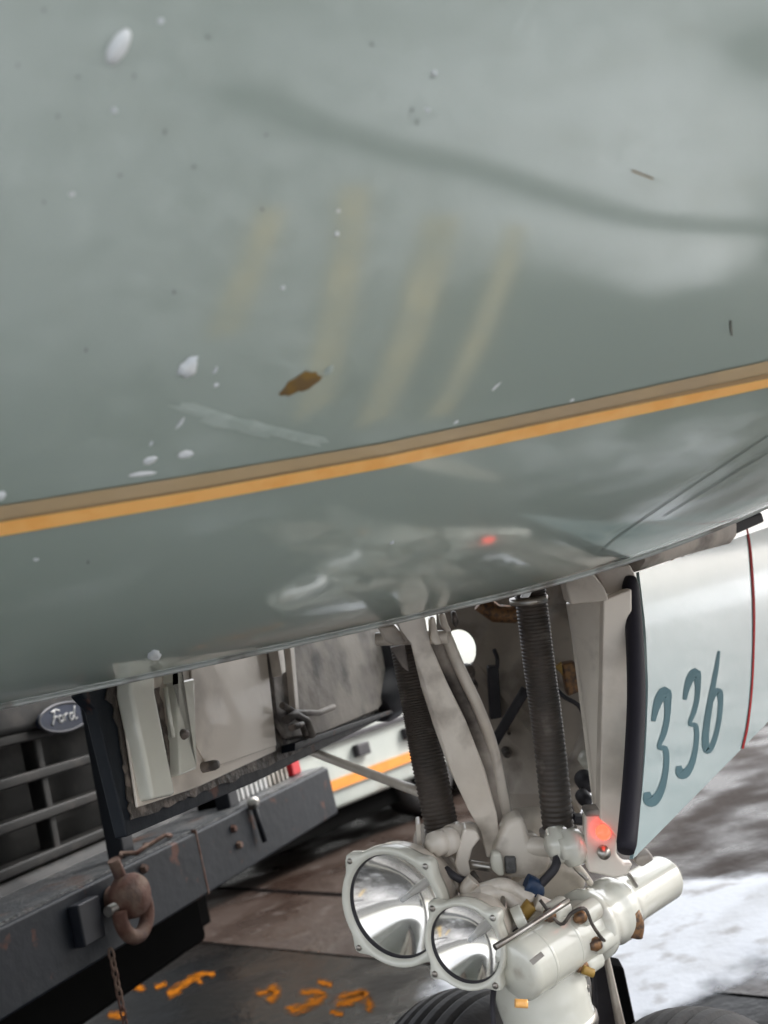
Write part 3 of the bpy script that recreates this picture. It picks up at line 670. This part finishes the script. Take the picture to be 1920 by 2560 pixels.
for q_ in (.25, .62):
    MB().lathe(ca.lerp(cb, q_), ax1, [(.0402, 0), (.0412, .0012), (.0412, .0045), (.0402, .0058)], 56).build('barrel_band', 'gear2', cyl)
slab([Z2(*p) for p in [(1240, 1190), (1310, 1135), (1330, 1160), (1262, 1216)]], 1.3, .001).build('data_plate', 'steel', cyl)
# ------------------------------------------------------------------ landing lights
def light(px, py, d, r_, a, tilt, bumps, ph):
    nrm = (az(a) + Vector((0, 0, tilt))).normalized(); c = P(px, py, d)
    root = MB()
    n = 120; A = Vector((0, 0, 1)); A = (A - nrm * A.dot(nrm)).normalized(); B = nrm.cross(A)
    def ringv(rad, h, bump=0):
        out = []
        for k in range(n):
            t = 2 * math.pi * k / n; e = 0
            for q in range(bumps):
                dd = (t - ph - q * 2 * math.pi / bumps + math.pi) % (2 * math.pi) - math.pi
                e = max(e, math.exp(-(dd / .15) ** 2))
            out.append(c + nrm * h + (A * math.cos(t) + B * math.sin(t)) * (rad + bump * e))
        return out
    prof = [(.90, -.02, 0), (.98, -.02, .01), (1.0, -.012, .013), (1.0, .002, .013), (.975, .006, .012), (.93, .006, 0), (.875, .004, 0), (.865, -.001, 0), (.865, -.012, 0)]
    vs = [v for (q_, h, bu) in prof for v in ringv(q_ * r_, h, bu)]
    root.add(vs, [(i * n + k, i * n + (k + 1) % n, (i + 1) * n + (k + 1) % n, (i + 1) * n + k) for i in range(len(prof) - 1) for k in range(n)], True)
    lt = root.build('landing_light', 'gear2', plane)
    R_ = r_ * .84; D_ = r_ * .42
    MB().lathe(c, nrm, [(R_ * .02 + R_ * .98 * i / 24, -.008 - D_ * (1 - (i / 24) ** 2)) for i in range(25)], 72).build('reflector', 'chrome', lt)
    MB().lathe(c, nrm, [(r_ * .865, -.001), (r_ * .845, -.003), (r_ * .835, -.012)], 72).build('gasket', 'rubber', lt)
    MB().lathe(c, nrm, [(.0001, -.002 + .006), (R_ * .35, .003), (R_ * .7, .000), (R_, -.004)], 64).build('lens', 'lens', lt)
    MB().lathe(c, nrm, [(r_ * .97, -.018), (r_ * .95, -.04), (r_ * .75, -.08), (r_ * .35, -.11), (.0001, -.115)], 48).build('housing', 'gear', lt)
    MB().lathe(c - nrm * (D_ * .75), nrm, [(.0001, .004), (.003, .003), (.004, 0), (.004, -.02)], 16).build('bulb', 'silver', lt)
    for q in range(bumps):
        t = ph + q * 2 * math.pi / bumps; p = c + (A * math.cos(t) + B * math.sin(t)) * (r_ * 1.0 + .003) + nrm * .006
        MB().lathe(p, nrm, [(.0001, .003), (.003, .003), (.0045, .001), (.0045, -.004)], 12).build('bolt', 'steel', lt)
    return lt
l1 = light(984, 2266, 1.44, .086, 209, -.02, 4, .62); tag(l1, 'larger of the two landing lights')
l2 = light(1163, 2362, 1.36, .060, 207, .0, 4, .55); tag(l2, 'smaller landing light beside the white cylinder')

# ------------------------------------------------------------------ pickup truck on the far side
TA = az(18); TB = Vector((-TA.y, TA.x, 0))            # along its nose (near to far) / towards its tail
Q0 = P(0, 2311, 2.0); Q0z = Q0.z
TM = Matrix((TA, TB, Vector((0, 0, 1)))).transposed().to_4x4(); TM.translation = Vector((Q0.x, Q0.y, 0)) + TA * .56
truck = thing('pickup_truck', 'dark pickup truck with barred grille and heavy steel front bumper beyond the aircraft nose', 'truck', TM)
TO = Vector((Q0.x, Q0.y, 0))
def T(u, v, z): return TO + TA * u + TB * v + Vector((0, 0, z))
def tbox(mb, u0_, u1_, v0, v1, z0, z1):
    return mb.box(T((u0_ + u1_) / 2, (v0 + v1) / 2, (z0 + z1) / 2), TA * (u1_ - u0_) / 2, TB * (v1 - v0) / 2, Vector((0, 0, (z1 - z0) / 2)))
def solve_u(px):                                      # where the bumper line crosses a photo column (at its own height)
    lo, hi = -1.0, 6.0
    for _ in range(50):
        mid = (lo + hi) / 2; p = T(mid, 0, Q0z) - CAM
        x = p.dot(RT) / p.dot(fwd) * F + 960
        if x < px: lo = mid
        else: hi = mid
    return lo
UE = solve_u(819); UJ = solve_u(488)
bh = .172; zt_ = Q0z; zb = Q0z - bh
bp = tbox(MB(), -.6, UE, 0, .26, zb, zt_ - .006).build('front_bumper', 'bumper', truck, .008, 3)
tbox(MB(), -.6, UJ, .012, .25, zt_ - .006, zt_ + .001).build('tread_plate', 'bumpertop', bp)
tbox(MB(), UJ + .01, UE - .01, .012, .25, zt_ - .006, zt_ + .001).build('tread_plate', 'bumpertop', bp)
tbox(MB(), UJ - .003, UJ + .003, -.0015, .02, zb, zt_).build('weld_seam', 'rust', bp)
# posts on the bumper
def up(px): return solve_u(px)
def post(px, w_, h, v0=.05):
    u = up(px); b_ = MB(); b_.prism([T(u - w_, v0, zt_), T(u + w_, v0, zt_), T(u + w_ + .02 * h, v0, zt_ + h), T(u - w_ + .02 * h, v0, zt_ + h)], TB * .05); return b_.build('guard_post', 'post', bp, .004)
post(368, .024, .62); post(625, .03, .62)
bb = MB(); tbox(bb, up(368), up(640), .07, .10, zt_ + .50, zt_ + .54); bb.build('guard_rail', 'post', bp, .004)
# latch and bolts at the second post
u = up(622); MB().tube([T(u, -.012, zt_ + .02), T(u + .01, -.02, zt_ - .12)], .009, 10).build('latch_pin', 'post', bp)
MB().lathe(T(u, -.004, zt_ - .0), -TB, [(.0001, .03), (.014, .026), (.02, .012), (.02, .0)], 18).build('latch_knob', 'steel', bp)
for px, dz in ((572, .045), (577, .095), (350, .03)):
    MB().lathe(T(up(px), -.001, zt_ - dz), -TB, [(.0001, .012), (.009, .012), (.012, .004), (.012, 0)], 6, smooth=False).build('bolt', 'rust', bp)
tb_ = MB()
for i in range(7):
    a = up(330) + i * .03
tb_.tube([T(up(330) + .03 * i, .03 + .02 * math.sin(i * 1.7), zt_ + .012 + .006 * math.sin(i * 2.3)) for i in range(9)], .006, 8).build('loose_strap', 'rust', bp)
# pale ribs simplifying the tread plate on the bumper's end, with red marker
u1 = up(640)
for i in range(12):
    uu = lerp(u1 + .04, UE - .17, i / 11)
    tbox(MB(), uu - .009, uu + .009, .08, .20, zt_ + .001, zt_ + .075).build('pale_rib', 'silver' if i < 7 else 'steel', bp, .003)
tbox(MB(), u1 + .02, UE - .15, .11, .22, zt_ + .001, zt_ + .06).build('rib_base', 'black', bp)
tbox(MB(), UE - .14, UE - .07, .07, .2, zt_ + .001, zt_ + .085).build('red_marker', 'redplastic', bp, .008)
# tow shackle and chain
us = solve_u(262); sh_c = T(us, -.045, zt_ - .06)
shk = MB(); n = 26
pts = []
for k in range(n + 1):
    t = -.3 + (math.pi + .6) * k / n
    pts.append(sh_c + TA * (.052 * math.cos(t)) + Vector((0, 0, -.035 - .055 * math.sin(t))) + TB * -.012)
shk.tube(pts, .017, 12)
sk = shk.build('tow_shackle', 'rust', bp)
MB().lathe(sh_c - TB * -.03, -TB, [(.0001, .075), (.042, .07), (.05, .055), (.05, .02), (.03, .0), (.03, -.01)], 24).build('shackle_boss', 'rust', sk)
MB().tube([sh_c + TA * -.075 - Vector((0, 0, .01)), sh_c + TA * .075 - Vector((0, 0, .01))], .012, 12).build('shackle_pin', 'steel', sk)
MB().tube([sh_c + TA * -.02 + Vector((0, 0, .09)), sh_c + Vector((0, 0, .03))], .014, 10).build('shackle_neck', 'rust', sk)
tbox(MB(), us - .15, us - .075, -.03, 0, zt_ - .12, zt_ - .03).build('tow_lug', 'post', bp, .004)
ch = MB(); cu = us - .085
for i in range(18):
    c = T(cu, -.04, zt_ - .16 - i * .021); a = TA if i % 2 else TB
    ch.tube([c + a * (.0065 * math.cos(t)) + Vector((0, 0, .014 * math.sin(t))) for t in [2 * math.pi * k / 14 for k in range(14)]], .0026, 6, closed=True)
ch.build('safety_chain', 'rust', bp)
# nose: grille, surround, valance, bonnet, lamps, cab
GV = .27
def upx(px, v, z):
    lo, hi = -1.0, 6.0
    for _ in range(50):
        mid = (lo + hi) / 2; p = T(mid, v, z) - CAM
        if p.dot(RT) / p.dot(fwd) * F + 960 < px: lo = mid
        else: hi = mid
    return lo
UC = upx(152, .26, 1.19); GW = .62; GV = .27
zg0, zg1 = .86, 1.17
tbox(MB(), UC - 1.0, UC + .62, GV + .12, GV + .18, zg0 - .05, zg1 + .1).build('grille_backing', 'grille', truck)
gr = MB()
for i in range(4):
    z = zg0 + (zg1 - zg0) * i / 3
    tbox(gr, UC - GW, UC + GW, GV + .0, GV + .07, z - .014, z + .014)
for uu in (UC - GW, UC - .42, UC - .08, UC + .26, UC + GW):
    tbox(gr, uu - .014, uu + .014, GV + .012, GV + .06, zg0, zg1)
gr = gr.build('grille', 'grille', truck, .006, 2)
tbox(MB(), UC - GW - .03, UC + GW + .03, GV - .012, GV + .11, zg1 + .012, zg1 + .10).build('grille_header', 'grille', truck, .02, 4)
vp = MB(); pts = [(0, zg0 - .018), (-.035, zg0 - .06), (-.03, zg0 - .14), (.03, zg0 - .20), (.12, zg0 - .22), (.12, zg0 - .018)]
vp.prism([T(UC - 1.0, GV + a, z) for a, z in pts], TA * 2.0); vp.build('valance', 'grille', truck, .012, 3)
def em(u, z, off=0): return T(u, GV - .014 - off, z)
ue = UC; ez = zg1 + .026
print('UC', UC, 'emblem px', [(lambda q: (q.dot(RT) / q.dot(fwd) * F + 960, 1280 - q.dot(UP) / q.dot(fwd) * F))(T(UC, .26, z) - CAM) for z in (zg0, zg1, ez)], 'zt', zt_)
e_ = MB(); ring_ = [em(ue + .108 * math.cos(t), ez + .038 * math.sin(t)) for t in [2 * math.pi * k / 40 for k in range(40)]]
e_.prism(ring_, -TB * .012); emb = e_.build('emblem', 'emblem', truck, .003)
MB().tube([em(ue + .108 * math.cos(t), ez + .038 * math.sin(t), .012) for t in [2 * math.pi * k / 40 for k in range(40)]], .004, 8, closed=True).build('emblem_rim', 'rim', emb)
lt_ = MB()
for strokes in [[(-.062, .020), (-.040, .026), (-.022, .022)], [(-.046, .022), (-.054, -.004), (-.066, -.022)], [(-.056, .002), (-.036, .004)],
                [(-.022, .006), (-.034, -.006), (-.026, -.018), (-.012, -.010), (-.018, .005)], [(-.004, .006), (-.006, -.018)], [(-.005, -.002), (.006, .007), (.012, .004)],
                [(.040, .004), (.024, .004), (.018, -.012), (.030, -.018), (.040, -.004)], [(.052, .026), (.044, .0), (.044, -.018), (.054, -.014)]]:
    lt_.tube(resample([em(ue + a * .9, ez + .003 + z_ * .8, .0125) for a, z_ in strokes], 10), .0026, 6)
lt_.build('emblem_script', 'silver', emb)
bn = MB(); prof = [(.0, zg1 + .10), (.05, zg1 + .14), (.35, zg1 + .19), (1.25, zg1 + .24), (1.25, zg0 + .05), (.13, zg0 + .05), (.13, zg1 + .08)]
bn.prism([T(UC - .9, GV + a, z) for a, z in prof], TA * 1.8); bn.build('bonnet', 'truck', truck, .03, 4)
for sgn in (-1, 1):
    c = UC + sgn * .80
    hl = tbox(MB(), c - .14, c + .14, GV + .0, GV + .12, zg0 + .06, zg1 + .02).build('headlight', 'silver', truck, .015, 3)
    tbox(MB(), c - .125, c + .125, GV - .008, GV, zg0 + .075, zg1 + .005).build('lens', 'glassdark', hl, .01)
    fb = MB(); pf = [(.0, zg0 - .2), (.0, zg1 + .08), (1.9, zg1 + .12), (1.9, zg0 - .3), (1.72, zg0 - .3), (1.58, zg0 - .02), (1.28, zg0 + .06), (.98, zg0 - .02), (.85, zg0 - .3)]
    fb.prism([T(UC + sgn * .93, GV + .08 + a, z) for a, z in pf], TA * (.06 * sgn)); fb.build('wing', 'truck', truck, .01)
for (v, z0_, z1_, half) in ((1.3, .55, 1.45, .95),):
    body = MB(); pf = [(1.3, .5), (1.3, 1.42), (1.75, 1.92), (3.3, 1.95), (3.55, 1.45), (5.3, 1.42), (5.3, .5)]
    body.prism([T(UC - .95, GV + a, z) for a, z in pf], TA * 1.9); body = body.build('cab_body', 'truck', truck, .03, 3)
    MB().prism([T(UC - .8, GV + a, z) for a, z in ((1.36, 1.46), (1.74, 1.88), (1.72, 1.90), (1.34, 1.48))], TA * 1.6).build('windscreen', 'glassdark', body)
    for sgn in (-1, 1):
        MB().prism([T(UC + sgn * .951, GV + a, z) for a, z in ((1.5, 1.45), (1.85, 1.86), (3.2, 1.88), (3.4, 1.45))], TA * (.006 * sgn)).build('side_window', 'glassdark', body)
for sgn in (-1, 1):
    for v in (1.35, 4.4):
        c = T(UC + sgn * .82 - .35, GV + v, .38)
        wh = MB().lathe(c, TA * sgn, [(.0001, .09), (.05, .09), (.07, .07), (.2, .06), (.22, .1), (.22, -.1)], 36).build('wheel', 'grille', truck)
        MB().lathe(c, TA, [(.22, -.11), (.33, -.12), (.375, -.09), (.38, 0), (.375, .09), (.33, .12), (.22, .11)], 48).build('tyre', 'tyre', wh)
tbox(MB(), UC - .85, UC + .85, GV + .2, GV + 5.2, .40, .56).build('chassis', 'black', truck)
tbox(MB(), UC - .95, UC + .55, .30, .42, .42, zt_ - .1).build('reflection_blocker', 'black', truck, .02)  # added black plate, darkens what the wet ground mirrors under the bumper

# ------------------------------------------------------------------ white van farther back
VA = az(40); VB = Vector((-VA.y, VA.x, 0))
v0p = P(830, 2030, 6.3); VZ = v0p.z
VM = Matrix((VA, VB, Vector((0, 0, 1)))).transposed().to_4x4(); VM.translation = Vector((v0p.x, v0p.y, 0)) + VA * 1.4
van = thing('service_van', 'white service van with an orange stripe along its sill, behind the nose gear', 'van', VM)
def V(u, v, z): return Vector((v0p.x, v0p.y, 0)) + VA * u + VB * v + Vector((0, 0, z))
def vbox(u0_, u1_, v0, v1, z0, z1, name, m, par=None, bv=.01):
    return MB().box(V((u0_ + u1_) / 2, (v0 + v1) / 2, (z0 + z1) / 2), VA * (u1_ - u0_) / 2, VB * (v1 - v0) / 2, Vector((0, 0, (z1 - z0) / 2))).build(name, m, par or van, bv, 3)
prof = [(0, VZ), (-.015, VZ + .17), (0, VZ + .37), (.0, VZ + .78), (.06, VZ + 1.6), (.2, VZ + 1.75), (1.7, VZ + 1.75), (1.9, VZ)]
vb = MB().prism([V(-1.0, a, z) for a, z in prof], VA * 4.8).build('body', 'van', van, .03, 3)
vbox(-1.01, 3.81, -.026, -.018, VZ + .12, VZ + .185, 'orange_stripe', 'vanorange', vb, 0)
vbox(-1.0, 3.8, -.03, .0, VZ + .40, VZ + .435, 'rub_strip', 'rubber', vb, .005)
for u in (.30, .80):
    vbox(u, u + .12, -.055, .0, VZ + .27, VZ + .35, 'handle', 'rubber', vb, .008)
vbox(1.6, 3.4, .02, .05, VZ + .95, VZ + 1.45, 'side_window', 'glassdark', vb, .01)
for u in (.98, 3.1):
    for v in (.12, 1.7):
        c = V(u, v, .31)
        wh = MB().lathe(c, VB, [(.0001, -.08), (.17, -.06), (.18, -.1), (.18, .1)], 30).build('wheel', 'black', van)
        MB().lathe(c, VB, [(.18, -.1), (.29, -.11), (.31, -.06), (.31, .06), (.29, .11), (.18, .1)], 40).build('tyre', 'tyre', wh)
vbox(-.9, 3.7, .06, 1.8, VZ - .12, VZ + .02, 'underbody', 'black', van)

# ------------------------------------------------------------------ snow, paint, hose on the ground
blobs = []
def B(p, r_, s): blobs.append((p.x, p.y, r_, s))
B(G(1720, 2330), .45, 1.0); B(G(1640, 2500), .35, 1.0); B(G(1800, 2230), .5, .9); B(G(1560, 2300), .5, .8); B(G(1250, 2300), .3, -.2)
B(G(1080, 2540), .14, .5); B(G(900, 2460), .25, -.3); B(G(1200, 2420), .3, .5)
B(G(1920, 2480), .30, -1.0); B(G(1860, 2400), .16, -.5); B(G(1790, 2540), .12, -.6); B(G(1760, 2050), .9, -.75); B(G(1900, 1950), 1.6, -.45); B(G(1850, 2120), .5, -.5)
B(G(600, 2200), .9, -1.2); B(G(800, 2350), .6, -1.2); B(G(500, 2500), .6, -1.4); B(G(700, 2500), .5, -.9); B(G(900, 2100), .9, -1.0)
B(G(1480, 1990), .7, 1.2)
for px, py, r_, s in ((1700, 640, .30, .8), (1350, 560, .25, .4), (1600, 250, .45, .5), (1200, 200, .45, .4), (1900, 130, .14, -1.6), (900, 700, .3, .0), (400, 600, .45, .2),
                      (1700, 820, .16, -.8), (1300, 800, .25, -.8), (300, 1200, .3, .3), (600, 1310, .10, .9), (980, 1270, .12, .7), (1600, 1290, .4, .8)):
    try: B(refl(px, py), r_, s)
    except Exception: pass
sx0, sx1, sy0, sy1, st_ = -2.6, 5.2, -2.4, 8.0, .035
nx, ny = int((sx1 - sx0) / st_), int((sy1 - sy0) / st_)
H = []; CV = []
for j in range(ny + 1):
    for i in range(nx + 1):
        x, y = sx0 + i * st_, sy0 + j * st_
        far = noise.fractal(Vector((x * 1.3, y * 1.3, 3.1)), 1.0, 2.1, 5) * .55 + noise.noise(Vector((x * 7, y * 7, 1))) * .25 - .30
        near = noise.noise(Vector((x * 1.1, y * 1.1, 2))) * .22 + .08
        k_ = max(0, min(1, (1.1 - y) / .5))
        h = far * (1 - k_) + near * k_
        for bx, by, r_, s in blobs:
            d2 = ((x - bx) ** 2 + (y - by) ** 2) / (r_ * r_)
            if d2 < 9: h += s * math.exp(-d2) * (1 - .55 * k_)
        e = min(i, nx - i, j, ny - j) / 12
        if e < 1: h -= (1 - e) * .8
        CV.append(max(0, min(1.2, .40 + h * (.9 - .35 * k_))))
        H.append(.006 + max(0, min(.014, h * .018)))
cl_ = bpy.data.meshes.new('snow')
fs = []; 
for j in range(ny):
    for i in range(nx):
        q_ = (j * (nx + 1) + i, j * (nx + 1) + i + 1, (j + 1) * (nx + 1) + i + 1, (j + 1) * (nx + 1) + i)
        if max(CV[k] for k in q_) > .02: fs.append(q_)
cl_.from_pydata([(sx0 + i * st_, sy0 + j * st_, H[j * (nx + 1) + i]) for j in range(ny + 1) for i in range(nx + 1)], [], fs)
cl_.polygons.foreach_set('use_smooth', [True] * len(fs)); cl_.materials.append(M['snow'])
sn_ = bpy.data.objects.new('snow', cl_); C.objects.link(sn_); set_attr(sn_, 'cover', CV)
tag(sn_, 'wet snow and slush lying in patches on the apron', 'snow', kind='stuff')

def gp(L, name, z=.0015):
    n = 30; ps = resample([Vector((x, y, w_ * 2.5)) for x, y, w_ in L], n); vs = []; wv = []
    for i, p in enumerate(ps):
        t = ps[min(i + 1, n - 1)] - ps[max(i - 1, 0)]; t = Vector((t.x, t.y, 0)).normalized(); qv = Vector((-t.y, t.x, 0)) * p.z
        e = min(1, min(i, n - 1 - i) / 4)
        for k in (-1, -.5, 0, .5, 1):
            vs.append(G(p.x + qv.x * k, p.y + qv.y * k, z)); wv.append((1 - abs(k)) * e)
    me = bpy.data.meshes.new(name); me.from_pydata(vs, [], [(i * 5 + k, i * 5 + k + 1, i * 5 + 6 + k, i * 5 + 5 + k) for i in range(n - 1) for k in range(4)])
    o = bpy.data.objects.new(name, me); C.objects.link(o); me.materials.append(M['paint']); set_attr(o, 'wear', wv)
    return tag(o, kind='structure')
Zg = lambda x, y, w_: (200 + x * .5124, 2340 + y * .5124, w_ * .5124)
for L in ([(840, 280, 8), (900, 275, 12), (950, 262, 16), (935, 300, 16), (905, 325, 9)], [(1150, 220, 9), (1200, 232, 10), (1235, 238, 8)],
          [(990, 345, 12), (1040, 358, 14), (1110, 340, 15), (1170, 305, 15), (1185, 280, 10), (1110, 275, 12), (1050, 290, 9)],
          [(1210, 350, 10), (1290, 325, 14), (1360, 300, 16), (1390, 275, 12), (1310, 285, 10), (1220, 310, 8)], [(1215, 362, 8), (1290, 388, 12)], [(1400, 290, 10), (1415, 340, 13), (1400, 372, 10)],
          [(415, 290, 9), (450, 278, 14), (500, 240, 13), (560, 205, 12), (610, 240, 9)], [(540, 190, 8), (620, 185, 9), (665, 190, 8)], [(270, 150, 8), (340, 150, 8)],
          [(100, 260, 10), (220, 240, 12), (330, 262, 11)], [(360, 250, 9), (430, 235, 9)], [(130, 385, 12), (230, 392, 14)]):
    gp([Zg(*p) for p in L], 'pavement_marking')
# hazard stripes by the photographer's feet, mirrored in the belly
def gquad(pts, name):
    ps = [refl(*p) for p in pts]
    return tag(MB().add([(p.x, p.y, .0125) for p in ps], [tuple(range(len(ps)))]).build(name, 'paint2'), kind='structure')
M['paint2'] = mat('yellow_hatch', (.50, .36, .13), .5, 0, (.20, .15, .07), 9, lo=.35, hi=.7)
for S in ([(650, 520), (715, 520), (600, 830), (510, 850)], [(850, 470), (925, 460), (830, 1000), (730, 1060)],
          [(1060, 540), (1150, 540), (970, 1040), (880, 1080)], [(1270, 560), (1320, 545), (1125, 1030), (1060, 1050)]):
    gquad(S, 'hatch_marking')
hp = [refl(x, y) for x, y in [(720, 280), (860, 335), (1000, 380), (1200, 425), (1400, 490), (1580, 542), (1750, 562), (1918, 566)]]
hp = [hp[0] * 2 - hp[1]] + hp + [hp[-1] * 2 - hp[-2], hp[-1] * 4 - hp[-2] * 3]
hp = [Vector((p.x, p.y, .036)) for p in hp]
tag(MB().tube(resample(hp, 60), .028, 12).build('ground_hose', 'rubber'), 'black hose along the ground, showing as a dark curve mirrored in the belly', 'hose')
